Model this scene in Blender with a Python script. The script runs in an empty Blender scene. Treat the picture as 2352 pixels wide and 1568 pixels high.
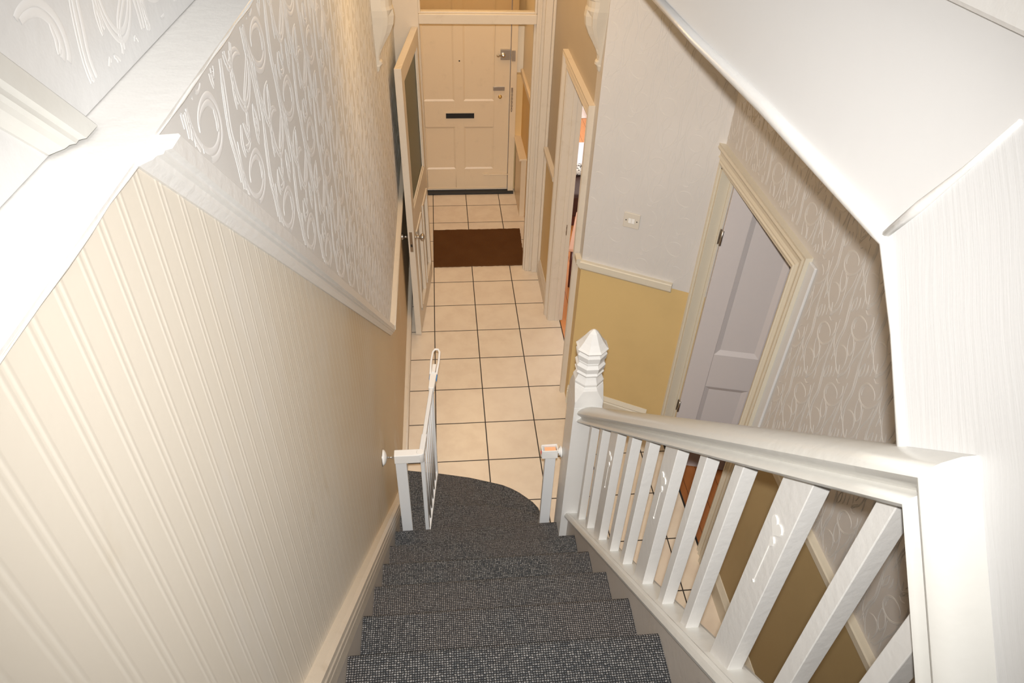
import bpy, bmesh, math, random
from mathutils import Vector, Matrix
random.seed(7)
PI = math.pi
S = bpy.context.scene
COL = S.collection

# ------------------------------------------------------------------ camera
CAM = Vector((0.101, -6.354, 3.492))
yaw, pit, rol = 0.11632, 0.69006, 0.03953
fwd = Vector((math.sin(yaw)*math.cos(pit), math.cos(yaw)*math.cos(pit), -math.sin(pit)))
rt = Vector((math.cos(yaw), -math.sin(yaw), 0))
up = rt.cross(fwd)
rt2 = rt*math.cos(rol) + up*math.sin(rol)
up2 = -rt*math.sin(rol) + up*math.cos(rol)
cd = bpy.data.cameras.new('camera'); cam = bpy.data.objects.new('camera', cd); COL.objects.link(cam)
cd.sensor_width = 36; cd.lens = 1631.94/2352*36; cd.clip_start = 0.02
mw = Matrix((rt2, up2, -fwd)).transposed().to_4x4(); mw.translation = CAM
cam.matrix_world = mw
S.camera = cam

# ------------------------------------------------------------------ world, exposure, lights
w = bpy.data.worlds.new('world'); S.world = w; w.use_nodes = True
w.node_tree.nodes['Background'].inputs[0].default_value = (0.75, 0.85, 1.0, 1)
w.node_tree.nodes['Background'].inputs[1].default_value = 0.6
S.view_settings.view_transform = 'Standard'; S.view_settings.look = 'None'
S.view_settings.exposure = 0.0; S.view_settings.gamma = 1.0
S.view_settings.use_curve_mapping = False

def light(name, kind, loc, power, color, size=0.1, rot=None, aim=None, **kw):
    d = bpy.data.lights.new(name, kind); d.energy = power; d.color = color
    if kind == 'AREA':
        d.shape = 'RECTANGLE'; d.size = size if not isinstance(size, tuple) else size[0]
        d.size_y = size if not isinstance(size, tuple) else size[1]
    else:
        d.shadow_soft_size = size
    for k, v in kw.items(): setattr(d, k, v)
    o = bpy.data.objects.new(name, d); COL.objects.link(o); o.location = loc
    if rot: o.rotation_euler = rot
    if aim is not None: o.rotation_euler = Vector(aim).to_track_quat('-Z', 'Y').to_euler()
    return o
WARM = (1.0, 0.66, 0.32)
# the photographer's flash, just above the lens
fl_ = light('camera_flash', 'SPOT', (0.103, -6.350, 3.537), 108, (1.0, 0.975, 0.94), 0.012,
      aim=fwd, spot_size=math.radians(98), spot_blend=1.0)
fl_.data.use_nodes = True          # linear falloff, gentler than a real flash, evens near and far
_nt = fl_.data.node_tree; _em = _nt.nodes['Emission']; _fo = _nt.nodes.new('ShaderNodeLightFalloff')
_fo.inputs['Strength'].default_value = 1.0; _nt.links.new(_fo.outputs['Linear'], _em.inputs['Strength'])
# added ceiling-bounce fill above the stairs, no lamp seen there
light('landing_bounce_fill', 'AREA', (0.2, -6.6, 5.25), 16, (1.0, 0.95, 0.88), (0.7, 1.6), rot=(0, 0, 0))
# hall ceiling lamps, plus an added fill by the stairs
light('hall_lamp', 'AREA', (0.36, -2.2, 2.98), 13, WARM, (0.8, 2.0), rot=(0, 0, 0))
light('hall_fill_by_stairs', 'POINT', (0.25, -3.75, 2.90), 5, WARM, 0.10)  # unseen warm fill, added to brighten the partition face
light('vestibule_lamp', 'AREA', (0.36, -0.4, 2.95), 10, WARM, (0.7, 0.9), rot=(0, 0, 0))
light('back_hall_lamp', 'POINT', (1.10, -5.0, 2.85), 0.8, WARM, 0.1)
# daylight coming into the front room through its window
light('front_room_daylight', 'AREA', (3.0, 0.6, 1.5), 60, (1.0, 0.98, 0.95), (1.6, 1.6), rot=(0, math.radians(90), 0))

# ------------------------------------------------------------------ mesh helpers
class MB:
    def __init__(self):
        self.v = []; self.f = []; self.sm = []; self.uv = {}
    def add(self, vs, fs, smooth=False):
        n = len(self.v); self.v += [tuple(p) for p in vs]
        for f in fs:
            self.f.append(tuple(n+i for i in f)); self.sm.append(smooth)
        return self
    def box(self, x0, x1, y0, y1, z0, z1):
        x0, x1 = min(x0, x1), max(x0, x1); y0, y1 = min(y0, y1), max(y0, y1); z0, z1 = min(z0, z1), max(z0, z1)
        return self.add([(x0,y0,z0),(x1,y0,z0),(x1,y1,z0),(x0,y1,z0),(x0,y0,z1),(x1,y0,z1),(x1,y1,z1),(x0,y1,z1)],
                        [(0,3,2,1),(4,5,6,7),(0,1,5,4),(1,2,6,5),(2,3,7,6),(3,0,4,7)])
    def prism(self, pts, vec, smooth=False, caps=True):
        """closed polygon of 3D points pushed along vec"""
        n = len(pts); vec = Vector(vec)
        a = [Vector(p) for p in pts]; b = [p+vec for p in a]
        nrm = Vector((0,0,0))
        for i in range(n):
            p, q = a[i], a[(i+1) % n]; nrm += p.cross(q)
        if nrm.dot(vec) > 0:
            a.reverse(); b.reverse()
        self.add(a+b, [(i, (i+1) % n, n+(i+1) % n, n+i) for i in range(n)][::1], smooth)
        # sides above are wound for a facing away from vec
        self.f[-n:] = [tuple(reversed(f)) for f in self.f[-n:]]
        if caps:
            self.add(a, [tuple(range(n))]); self.add(b, [tuple(reversed(range(n)))])
        return self
    def px(self, pts, x0, x1, **k):      # polygon in (y, z), pushed along x
        return self.prism([(x0, y, z) for y, z in pts], (x1-x0, 0, 0), **k)
    def py(self, pts, y0, y1, **k):      # polygon in (x, z), pushed along y
        return self.prism([(x, y0, z) for x, z in pts], (0, y1-y0, 0), **k)
    def pz(self, pts, z0, z1, **k):
        return self.prism([(x, y, z0) for x, y in pts], (0, 0, z1-z0), **k)
    def tube(self, path, r, n=10, caps=True, smooth=True):
        path = [Vector(p) for p in path]; R = r if isinstance(r, (list, tuple)) else [r]*len(path)
        rings = []; ref = None
        for i, p in enumerate(path):
            t = (path[min(i+1, len(path)-1)] - path[max(i-1, 0)]).normalized()
            if ref is None:
                ref = Vector((0,0,1)) if abs(t.z) < .9 else Vector((1,0,0))
            s = t.cross(ref).normalized(); u = s.cross(t).normalized(); ref = u
            rings.append([p + (s*math.cos(2*PI*k/n) + u*math.sin(2*PI*k/n))*R[i] for k in range(n)])
        vs = [q for r_ in rings for q in r_]; fs = []
        for i in range(len(path)-1):
            for k in range(n):
                a = i*n+k; b = i*n+(k+1) % n
                fs.append((a, b, b+n, a+n))
        self.add(vs, fs, smooth)
        if caps:
            m = len(path)-1
            self.add(rings[0], [tuple(reversed(range(n)))]); self.add(rings[m], [tuple(range(n))])
        return self
    def lathe(self, c, prof, n=24, axis='z', smooth=True, rot=0.0):
        """prof: list of (distance along axis, radius)"""
        c = Vector(c); vs = []
        for h, r in prof:
            for k in range(n):
                a = 2*PI*k/n + rot; p, q = r*math.cos(a), r*math.sin(a)
                vs.append(c + (Vector((p,q,h)) if axis == 'z' else Vector((h,p,q)) if axis == 'x' else Vector((q,h,p))))
        fs = []
        for i in range(len(prof)-1):
            for k in range(n):
                a = i*n+k; b = i*n+(k+1) % n; fs.append((a, b, b+n, a+n))
        self.add(vs, fs, smooth)
        m = len(prof)-1
        if prof[0][1] > 1e-6: self.add(vs[:n], [tuple(reversed(range(n)))])
        if prof[m][1] > 1e-6: self.add(vs[m*n:], [tuple(range(n))])
        return self
    def sphere(self, c, r, n=14, sc=(1,1,1)):
        c = Vector(c); prof = [(-math.cos(PI*i/n)*r, max(1e-7, math.sin(PI*i/n)*r)) for i in range(n+1)]
        st = len(self.v); self.lathe((0,0,0), prof, n)
        for i in range(st, len(self.v)):
            x, y, z = self.v[i]; self.v[i] = (c.x+x*sc[0], c.y+y*sc[1], c.z+z*sc[2])
        return self
    def xf(self, fn):
        self.v = [tuple(fn(Vector(p))) for p in self.v]; return self
    def build(self, name, mat, parent=None, bevel=0, uvfn=None, seg=2):
        me = bpy.data.meshes.new(name); me.from_pydata([tuple(p) for p in self.v], [], self.f)
        me.polygons.foreach_set('use_smooth', self.sm)
        if uvfn:
            uvl = me.uv_layers.new(name='UVMap')
            for lp in me.loops:
                uvl.data[lp.index].uv = uvfn(self.v[lp.vertex_index], lp.vertex_index)
        me.materials.append(mat)
        bm = bmesh.new(); bm.from_mesh(me)
        if not uvfn: bmesh.ops.remove_doubles(bm, verts=bm.verts, dist=1e-6)
        bmesh.ops.recalc_face_normals(bm, faces=bm.faces); bm.to_mesh(me); bm.free()
        o = bpy.data.objects.new(name, me); COL.objects.link(o)
        if bevel:
            m = o.modifiers.new('bevel', 'BEVEL'); m.width = bevel; m.segments = seg; m.limit_method = 'ANGLE'
            m.angle_limit = math.radians(35); m.harden_normals = False
        if parent: o.parent = parent
        return o

def tag(o, label, cat=None, group=None, kind=None):
    if label: o['label'] = label
    if cat: o['category'] = cat
    if group: o['group'] = group
    if kind: o['kind'] = kind
    return o
def struct(o, label=None):
    o['kind'] = 'structure'
    if label: o['label'] = label
    return o
def empty(name, loc=(0,0,0), rz=0.0):
    o = bpy.data.objects.new(name, None); COL.objects.link(o); o.location = loc; o.rotation_euler = (0,0,rz)
    o.empty_display_size = 0.05
    return o

# ------------------------------------------------------------------ materials
def newmat(name, base=(.8,.8,.8), rough=.5, metal=0.0, spec=0.5, coat=0.0):
    m = bpy.data.materials.new(name); m.use_nodes = True
    b = m.node_tree.nodes['Principled BSDF']
    b.inputs['Base Color'].default_value = (*base, 1); b.inputs['Roughness'].default_value = rough
    b.inputs['Metallic'].default_value = metal; b.inputs['Specular IOR Level'].default_value = spec
    b.inputs['Coat Weight'].default_value = coat
    return m, m.node_tree.nodes, m.node_tree.links, b
class NT:
    def __init__(s, nodes, links): s.n = nodes; s.l = links
    def math(s, op, a, b=None, c=None):
        nd = s.n.new('ShaderNodeMath'); nd.operation = op
        for i, x in enumerate((a, b, c)):
            if x is None: continue
            if isinstance(x, (int, float)): nd.inputs[i].default_value = x
            else: s.l.new(x, nd.inputs[i])
        return nd.outputs[0]
    def pos(s):
        g = s.n.new('ShaderNodeNewGeometry'); sp = s.n.new('ShaderNodeSeparateXYZ'); s.l.new(g.outputs['Position'], sp.inputs[0])
        return g.outputs['Position'], sp.outputs
    def noise(s, vec, scale, detail=2, rough=.5, sc=None):
        if sc:
            mp = s.n.new('ShaderNodeMapping'); mp.inputs['Scale'].default_value = sc; s.l.new(vec, mp.inputs[0]); vec = mp.outputs[0]
        t = s.n.new('ShaderNodeTexNoise'); t.inputs['Scale'].default_value = scale; t.inputs['Detail'].default_value = detail
        t.inputs['Roughness'].default_value = rough; s.l.new(vec, t.inputs['Vector']); return t.outputs['Fac']
    def mix(s, f, a, b):
        nd = s.n.new('ShaderNodeMix'); nd.data_type = 'RGBA'
        for i, x in ((0, f), (6, a), (7, b)):
            if isinstance(x, (int, float)): nd.inputs[i].default_value = x
            elif isinstance(x, tuple): nd.inputs[i].default_value = (*x, 1)
            else: s.l.new(x, nd.inputs[i])
        return nd.outputs[2]
    def smooth(s, x, a, b):
        nd = s.n.new('ShaderNodeMapRange'); nd.interpolation_type = 'SMOOTHSTEP'
        s.l.new(x, nd.inputs[0]); nd.inputs[1].default_value = a; nd.inputs[2].default_value = b; return nd.outputs[0]
    def bump(s, h, strength, dist, bsdf):
        nd = s.n.new('ShaderNodeBump'); nd.inputs['Strength'].default_value = strength; nd.inputs['Distance'].default_value = dist
        s.l.new(h, nd.inputs['Height']); s.l.new(nd.outputs[0], bsdf.inputs['Normal'])

def paint(name, col, rough=.35, bump=.25, scale=45, dirt=0.0, stretch=None, dirtcol=(.45,.36,.25)):
    m, n, l, b = newmat(name, col, rough)
    t = NT(n, l); p, _ = t.pos()
    h = t.noise(p, scale, 3, .55, stretch)
    t.bump(h, bump, .004, b)
    if dirt:
        d = t.smooth(t.noise(p, 9, 5, .65), .55, .8)
        l.new(t.mix(t.math('MULTIPLY', d, dirt), col, dirtcol), b.inputs['Base Color'])
    return m
GLOSS = paint('white_gloss_paint', (.74,.73,.71), .32, .22, 45)
GLOSS_RAIL = paint('handrail_gloss_paint', (.63,.62,.585), .28, .25, 30)
JOINERY = paint('cream_gloss_joinery', (.66,.58,.475), .35, .25, 50, .35)
FRONTDOOR = paint('cream_front_door_paint', (.74,.60,.42), .40, .2, 40, .25)
BACKDOOR = paint('pinkish_white_door_paint', (.66,.61,.60), .45, .2, 40)
BACKTRIM = paint('magnolia_architrave_paint', (.68,.62,.50), .4, .2, 50)
PLASTER = paint('smooth_white_plaster', (.69,.685,.68), .6, .10, 14)
m, n, l, BB_ = newmat('brushed_white_gloss_board', (.68,.68,.68), .42); BRUSHED = m; t = NT(n, l); p, xyz = t.pos()
al_ = t.math('ADD', t.math('MULTIPLY', xyz[1], .69), t.math('MULTIPLY', xyz[2], .72))
ac_ = t.math('ADD', t.math('ADD', t.math('MULTIPLY', xyz[1], .72), t.math('MULTIPLY', xyz[2], -.69)), t.math('MULTIPLY', t.noise(p, 3, 2), .05))
cx_ = n.new('ShaderNodeCombineXYZ'); l.new(t.math('MULTIPLY', al_, 5.0), cx_.inputs[0]); l.new(t.math('MULTIPLY', ac_, 120.0), cx_.inputs[1])
t.bump(t.noise(cx_.outputs[0], 1.0, 4, .6), .13, .004, BB_)
STRINGP = paint('taupe_string_paint', (.52,.47,.42), .45, .2, 60, .3)
CORBELP = paint('corbel_paint', (.62,.56,.47), .4, .15, 50)
CEIL = paint('ceiling_paint', (.82,.80,.76), .8, .1, 30)
ROOMW = paint('front_room_wall_paint', (.86,.84,.83), .7, .05, 30)
GATEW = newmat('white_powder_coat', (.74,.75,.76), .4)[0]
GATEP = newmat('white_gate_plastic', (.82,.81,.79), .45)[0]
CHROME = newmat('polished_chrome', (.75,.74,.72), .2, 1.0)[0]
SATIN = newmat('satin_nickel', (.50,.46,.41), .38, 1.0)[0]
BRASS = newmat('brass', (.72,.50,.18), .3, 1.0)[0]
DARKM = newmat('dark_recess', (.02,.017,.015), .6)[0]
BLACK = newmat('black_rubber', (.012,.011,.010), .5)[0]
BRUSH = newmat('black_letterbox_bristle', (.010,.010,.011), .7)[0]
BLUE = newmat('blue_plastic_button', (.03,.26,.62), .4)[0]
RED = newmat('red_plastic_dot', (.75,.02,.02), .4)[0]
ORANGE = newmat('orange_sticker', (.85,.45,.25), .6)[0]
ROCK = newmat('off_white_switch_plastic', (.66,.61,.53), .35)[0]
HEART = newmat('bright_white_gloss_fretwork', (.84,.83,.80), .35)[0]
LEATHER = newmat('dark_brown_leather', (.05,.022,.018), .4)[0]
TABLEW = newmat('dark_reddish_wood', (.09,.025,.02), .35)[0]
RUGM = paint('pale_lavender_rug', (.72,.70,.78), .9, .3, 200)
CUSH = None

# floor tiles
m, n, l, b = newmat('cream_floor_tiles', (.7,.6,.45), .22); t = NT(n, l); p, xyz = t.pos(); TILE = m
T = 0.333
def cell(x, off=0.0):
    q = t.math('DIVIDE', t.math('ADD', x, off), T); fr = t.math('SUBTRACT', q, t.math('FLOOR', q))
    return t.math('MULTIPLY', t.math('MINIMUM', fr, t.math('SUBTRACT', 1.0, fr)), T), t.math('FLOOR', q)
dx, ix = cell(xyz[0]); dy, iy = cell(xyz[1])
g = t.math('SUBTRACT', 1.0, t.smooth(t.math('MINIMUM', dx, dy), .0027, .0042))
cv = n.new('ShaderNodeCombineXYZ'); l.new(ix, cv.inputs[0]); l.new(iy, cv.inputs[1])
wn = n.new('ShaderNodeTexWhiteNoise'); wn.noise_dimensions = '3D'; l.new(cv.outputs[0], wn.inputs[0])
base = t.mix(t.smooth(t.noise(p, 7, 4, .6), .35, .7), (.78,.67,.53), (.72,.60,.47))
base = t.mix(t.math('MULTIPLY', wn.outputs['Value'], .35), base, (.74,.64,.54))
l.new(t.mix(g, base, (.035,.028,.022)), b.inputs['Base Color'])
l.new(t.math('ADD', .24, t.math('MULTIPLY', g, .6)), b.inputs['Roughness'])
t.bump(t.math('SUBTRACT', t.math('MULTIPLY', t.noise(p, 30, 2), .15), g), .5, .002, b)

# carpet: woven loops laid out on the UV (metres)
m, n, l, b = newmat('grey_woven_loop_carpet', (.2,.2,.2), .95, spec=.1); t = NT(n, l); CARPET = m
uvn = n.new('ShaderNodeUVMap'); sp = n.new('ShaderNodeSeparateXYZ'); l.new(uvn.outputs[0], sp.inputs[0])
geo, _ = t.pos()
wob = t.noise(geo, 90, 2)
u = t.math('ADD', t.math('DIVIDE', sp.outputs[0], .0065), t.math('MULTIPLY', wob, .9))
v = t.math('ADD', t.math('DIVIDE', sp.outputs[1], .0061), t.math('MULTIPLY', t.noise(geo, 110, 2), .9))
hu = t.math('ABSOLUTE', t.math('SINE', t.math('MULTIPLY', u, PI))); hv = t.math('ABSOLUTE', t.math('SINE', t.math('MULTIPLY', v, PI)))
h = t.math('MULTIPLY', hu, hv)
cv = n.new('ShaderNodeCombineXYZ'); l.new(t.math('FLOOR', u), cv.inputs[0]); l.new(t.math('FLOOR', v), cv.inputs[1])
wn = n.new('ShaderNodeTexWhiteNoise'); wn.noise_dimensions = '3D'; l.new(cv.outputs[0], wn.inputs[0])
loopc = t.mix(wn.outputs['Value'], (.10,.107,.115), (.33,.325,.32))
loopc = t.mix(t.math('MULTIPLY', t.smooth(t.noise(geo, 3.2, 3), .35, .62), .5), loopc, (.27,.225,.20))
l.new(t.mix(t.smooth(h, .15, .60), (.030,.031,.034), loopc), b.inputs['Base Color'])
t.bump(h, .9, .004, b)

# coir mat
m, n, l, b = newmat('brown_coir', (.14,.07,.03), .95, spec=.1); t = NT(n, l); p, xyz = t.pos(); COIR = m
f = t.noise(p, 260, 3, .7, (.6, 1.6, 1))
l.new(t.mix(t.math('ADD', t.math('MULTIPLY', f, .7), t.math('MULTIPLY', t.noise(p, 6, 4), .3)), (.055,.020,.006), (.22,.10,.035)), b.inputs['Base Color'])
t.bump(f, 1.0, .006, b)

# wood floor of the rooms
def woodmat(name, c1, c2, rough):
    m, n, l, b = newmat(name, c1, rough); t = NT(n, l); p, xyz = t.pos()
    f = t.noise(p, 18, 4, .6, (6, .6, 1)); q = t.math('DIVIDE', xyz[0], .11); fr = t.math('SUBTRACT', q, t.math('FLOOR', q))
    g = t.math('LESS_THAN', fr, .03)
    l.new(t.mix(g, t.mix(f, c1, c2), tuple(x*.3 for x in c1)), b.inputs['Base Color']); return m
WOODF = woodmat('orange_varnished_floorboards', (.62,.22,.06), (.75,.32,.11), .22)
WOODS = woodmat('rust_orange_wood_step', (.36,.12,.035), (.46,.17,.05), .4)

# wall papers. dado split is where the rail runs
def wallmat(name, uppercol, lowcol, split, stripes=None, rough=.5, lowrough=.45, relief=.25):
    """split(t, xyz) returns socket > 0 above the dado"""
    m, n, l, b = newmat(name, uppercol, rough); t = NT(n, l); p, xyz = t.pos()
    a = t.math('GREATER_THAN', split(t, xyz), 0.0)
    mott = t.noise(p, 2.2, 4, .6)
    upc = t.mix(t.smooth(mott, .3, .75), uppercol, tuple(c*.95 for c in uppercol))
    loc_ = lowcol(t, p, xyz) if callable(lowcol) else t.mix(t.smooth(mott, .35, .7), lowcol, tuple(c*.93 for c in lowcol))
    hs = t.math('MULTIPLY', t.noise(p, 70, 3), .3)
    if stripes:
        pitch = stripes
        wv = t.math('ADD', xyz[1], t.math('MULTIPLY', t.noise(p, 1.3, 1), .010))
        q = t.math('DIVIDE', wv, pitch); fr = t.math('SUBTRACT', q, t.math('FLOOR', q))
        def ridge(c, w_): return t.math('SUBTRACT', 1.0, t.smooth(t.math('ABSOLUTE', t.math('SUBTRACT', fr, c)), 0.0, w_))
        r = t.math('MAXIMUM', ridge(.39, .095), ridge(.61, .095))
        fadew = t.math('SUBTRACT', 1.0, a)
        loc_ = t.mix(t.math('MULTIPLY', r, .45), loc_, (.80,.75,.66))
        hs = t.math('ADD', hs, t.math('MULTIPLY', t.math('MULTIPLY', r, fadew), 1.0))
    l.new(t.mix(a, loc_, upc), b.inputs['Base Color'])
    t.bump(hs, relief if not stripes else .17, .0022, b)
    return m
DY0, DZ0, DSL = -3.394, 1.17, -0.9075    # dado line on the left wall: z = DZ0 + DSL*(y-DY0) for y < DY0
def lsplit(t, xyz):
    s = t.math('ADD', DZ0-.03, t.math('MAXIMUM', 0.0, t.math('MULTIPLY', DSL, t.math('SUBTRACT', xyz[1], DY0))))
    return t.math('SUBTRACT', xyz[2], s)
def hsplit(t, xyz): return t.math('SUBTRACT', xyz[2], 1.14)
def lowleft(t, p, xyz):
    # cream up the stairs, blending yellower towards the hall, whiter scuffs
    k = t.smooth(t.math('ADD', xyz[1], t.math('MULTIPLY', t.noise(p, 1.6, 3), 1.5)), -4.7, -3.0)
    c = t.mix(k, (.74,.68,.585), (.62,.46,.26))
    sc = t.smooth(t.noise(p, 2.4, 5, .62, (1, 1.6, .7)), .55, .72)
    c = t.mix(t.math('MULTIPLY', sc, .45), c, (.76,.72,.66))
    st = t.smooth(t.noise(p, 5.0, 4, .6, (1, 1, .5)), .60, .78)
    return t.mix(t.math('MULTIPLY', st, .45), c, (.54,.43,.26))
WL = wallmat('left_wall_papers', (.68,.665,.645), lowleft, lsplit, stripes=.0475)
WLU = paint('upper_left_wall_paper', (.70,.695,.69), .5, .2, 40)
WR = wallmat('hall_wall_papers', (.50,.42,.32), (.68,.49,.22), hsplit)
WSW = wallmat('switch_wall_papers', (.66,.63,.60), (.68,.49,.22), hsplit)
WBK = wallmat('back_hall_wall_papers', (.62,.585,.55), (.46,.34,.17), hsplit)
RELW = newmat('white_embossed_relief', (.78,.77,.76), .45)[0]
RELS = newmat('embossed_relief_wall_colour', (.67,.635,.595), .45)[0]

# door glass
m, n, l, b = newmat('obscured_green_glass', (.22,.25,.13), .35); GLASS = m
b.inputs['Transmission Weight'].default_value = .75; b.inputs['IOR'].default_value = 1.45
t = NT(n, l); p, _ = t.pos(); t.bump(t.noise(p, 160, 2), .4, .002, b)
m, n, l, b = newmat('clear_glass', (1,1,1), .02); CLEAR = m
b.inputs['Transmission Weight'].default_value = 1.0; b.inputs['IOR'].default_value = 1.1
WINB = newmat('window_daylight', (1,1,1), .5)[0]
bb = WINB.node_tree.nodes['Principled BSDF']; bb.inputs['Emission Color'].default_value = (1,.98,.95,1); bb.inputs['Emission Strength'].default_value = 2.5

# ------------------------------------------------------------------ setting: floor, walls, ceilings
XL = -0.2
f = MB(); f.pz([(-.3,-7.6),(1.5,-7.6),(1.5,-3.2),(1.5,-3.12),(1.0,-2.86),(1.0,.34),(-.3,.34)], -.06, 0)
struct(f.build('floor', TILE), 'cream square floor tiles with dark grout along the hall')
struct(MB().box(1.004, 4.0, -2.70, 3.0, -.06, -.004).build('floor', WOODF), 'orange varnished floorboards of the front room')
struct(MB().box(1.504, 3.4, -4.6, -2.9, -.32, -.25).build('floor', WOODS), 'rust orange wood floor beyond the back door')

# left wall with a ledge
wl = MB(); wl.px([(-7.7,-.05),(.34,-.05),(.34,3.168),(-7.7,3.168)], XL-.25, XL)
wl.v = wl.v
wall_left = struct(wl.build('wall_left', WL), 'left wall with scrolled paper above and striped cream paper below the sloping dado')
struct(MB().box(-.55, -.285, -7.7, -4.3, 3.173, 5.4).build('wall_left_upper', WLU), 'set-back white papered wall above the ledge')
le_ = MB().box(-.29, -.2003, -7.7, -4.3, 3.155, 3.1715)
le_.tube([(-.2006, -7.0+i*.05, 3.1665+.0006*math.sin(i*2.3)) for i in range(54)], [.0020+.0009*math.sin(i*1.7) for i in range(54)], 8)
struct(le_.build('trim_1', GLOSS), 'white painted ledge along the top of the left wall')

# dado rails
def dado_profile():      # (out, up)
    return [(0,.033),(.028,.036),(.033,.031),(.033,.002),(.025,-.002),(.026,-.010),(.019,-.013),(.017,-.021),(.010,-.028),(.005,-.034),(0,-.034)]
def rail_sweep(name, path, outdir, mat, label, prof=None, parent=None, scale=1.0):
    prof = prof or dado_profile(); path = [Vector(p) for p in path]; O = Vector(outdir).normalized()
    m_ = MB(); rings = []
    for i, q in enumerate(path):
        ts = []
        if i > 0: ts.append((path[i]-path[i-1]).normalized())
        if i < len(path)-1: ts.append((path[i+1]-path[i]).normalized())
        tt = sum(ts, Vector()).normalized(); o_ = O if not callable(outdir) else O
        U = O.cross(tt).normalized()
        if U.z < 0 or (abs(U.z) < 1e-3 and U.y > 0): U = -U
        k = 1/max(.3, tt.dot(ts[0]))
        rings.append([q + O*a*scale + U*b_*scale*k for a, b_ in prof])
    n_ = len(prof); vs = [x for r in rings for x in r]; fs = []
    for i in range(len(path)-1):
        for k in range(n_): fs.append((i*n_+k, i*n_+(k+1) % n_, (i+1)*n_+(k+1) % n_, (i+1)*n_+k))
    m_.add(vs, fs); m_.add(rings[0], [tuple(range(n_))]); m_.add(rings[-1], [tuple(reversed(range(n_)))])
    o = m_.build(name, mat, parent)
    if not parent: struct(o, label)
    return o
DR = (DZ0-.033)
yend = -5.60
def clip(o, z, keep_above):
    bm = bmesh.new(); bm.from_mesh(o.data)
    r = bmesh.ops.bisect_plane(bm, geom=bm.verts[:]+bm.edges[:]+bm.faces[:], plane_co=(0,0,z), plane_no=(0,0,1), clear_inner=keep_above, clear_outer=not keep_above)
    bmesh.ops.holes_fill(bm, edges=[e for e in bm.edges if e.is_boundary]); bmesh.ops.recalc_face_normals(bm, faces=bm.faces)
    bm.to_mesh(o.data); bm.free()
clip(rail_sweep('trim_2', [(XL, -5.90, DR-.004+DSL*(-5.90-DY0)), (XL, DY0, DR-.002)], (1,0,0), GLOSS, 'sloping white dado rail up the left wall', scale=.75), 3.168, False)
rail_sweep('trim_3', [(XL, DY0+.004, DR), (XL, -1.22, DR-.02)], (1,0,0), JOINERY, 'level dado rail along the hall left wall', scale=.9)
clip(rail_sweep('trim_4', [(-.285, -6.9, 3.075+.945*1.38), (-.285, -5.52, 3.075)], (1,0,0), GLOSS_RAIL, 'sloping dado rail above the ledge', scale=.75), 3.176, True)

# skirting left: up the stairs then level in the hall (with a swept curve)
NOSE = lambda y: .647 - .9435*(y+4.295)     # nosing line of the stairs
top = [(-7.4, NOSE(-7.4)+.12), (-4.25, NOSE(-4.25)+.12), (-4.05, .535), (-3.9, .40), (-3.8, .31), (-3.7, .245), (-3.6,.205), (-3.45,.18), (-1.16,.17)]
sk = MB()
n_ = len(top)
body = [(y, z-.02) for y, z in top] + [(-1.16, 0), (-4.3,0), (-7.4, NOSE(-7.4)-.45)]
sk.px(body, XL, XL+.022)
struct(sk.build('baseboard_left', STRINGP), 'painted board running beside the stairs and into the hall')
capp = [(0,.012),(.020,.012),(.030,.004),(.031,-.006),(.026,-.012),(.030,-.018),(.030,-.030),(.025,-.035),(.028,-.041),(.028,-.052),(.0245,-.057),(.0255,-.078),(0,-.078)]
cap2 = [(a*1.0, b_) for a, b_ in capp]
rail_sweep('trim_5', [(XL, y, z) for y, z in top[:-1]] + [(XL, -1.16, .17)], (1,0,0), JOINERY, 'moulded cap of the board beside the stairs', prof=cap2)

# right hall wall: pier by the partition, doorway, pier by the corner
XR = .915
wr = MB().box(XR, 1.004, -1.90, .34, -.05, 3.05).box(XR, 1.004, -2.70, -2.645, -.05, 3.05).box(XR, 1.004, -2.645, -1.90, 1.985, 3.05)
struct(wr.build('wall_right', WR), 'hall right wall around the front room doorway')
# angled wall with the switch
A = Vector((XR, -2.824, 0)); B = Vector((1.505, -3.152, 0)); D = (B-A).normalized(); N = Vector((D.y, -D.x, 0))
if N.y > 0: N = -N
ws = MB(); q0, q1 = A - D*.0, B + D*.12
ws.pz([(q0.x,q0.y),(q1.x,q1.y),(q1.x-N.x*.1,q1.y-N.y*.1),(XR+.085, -2.70),(XR,-2.70)], -.05, 3.05)
struct(ws.build('wall_back_angled', WSW), 'angled wall with the light switch beside the newel post')
# back hall wall (x = 1.5) with the back door opening
XB = 1.5; DO0, DO1, DOH = -4.075, -3.165, 1.940
wb = MB().box(XB, XB+.1, DO1, -3.10, -.05, 3.05).box(XB, XB+.1, -7.7, DO0, -.05, 3.05).box(XB, XB+.1, DO0, DO1, DOH, 3.05)
struct(wb.build('wall_back_hall', WBK), 'back hall wall beyond the balusters with scrolled paper over tan paint')
# vestibule walls
struct(MB().box(.885, .914, -1.10, .34, -.05, 3.05).build('wall_right_vestibule', wallmat('vestibule_papers', (.80,.70,.54), (.70,.45,.15), lambda t, xyz: t.math('SUBTRACT', xyz[2], 1.20))), 'vestibule right wall, yellow below its dado')
struct(MB().box(-.3, -.19, .30, .42, -.05, 3.05).box(.765, 1.0, .34, .42, -.05, 3.05).box(-.19,.765,.30,.42,2.02,3.05).box(.822,.885,.285,.34,.6,1.2).build('wall_front', wallmat('front_wall_papers', (.80,.70,.54), (.74,.52,.24), lambda t, xyz: t.math('SUBTRACT', xyz[2], 1.20))), 'cream wall around the front door')
struct(MB().box(.86, .886, -.9, .30, 1.195, 1.25).build('trim_6', FRONTDOOR, bevel=.006), 'white dado rail in the vestibule')
bx = MB().box(.836, .886, -.235, .30, 0, .585); bx.box(.815, .886, -.25, .30, .585, .605)
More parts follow.
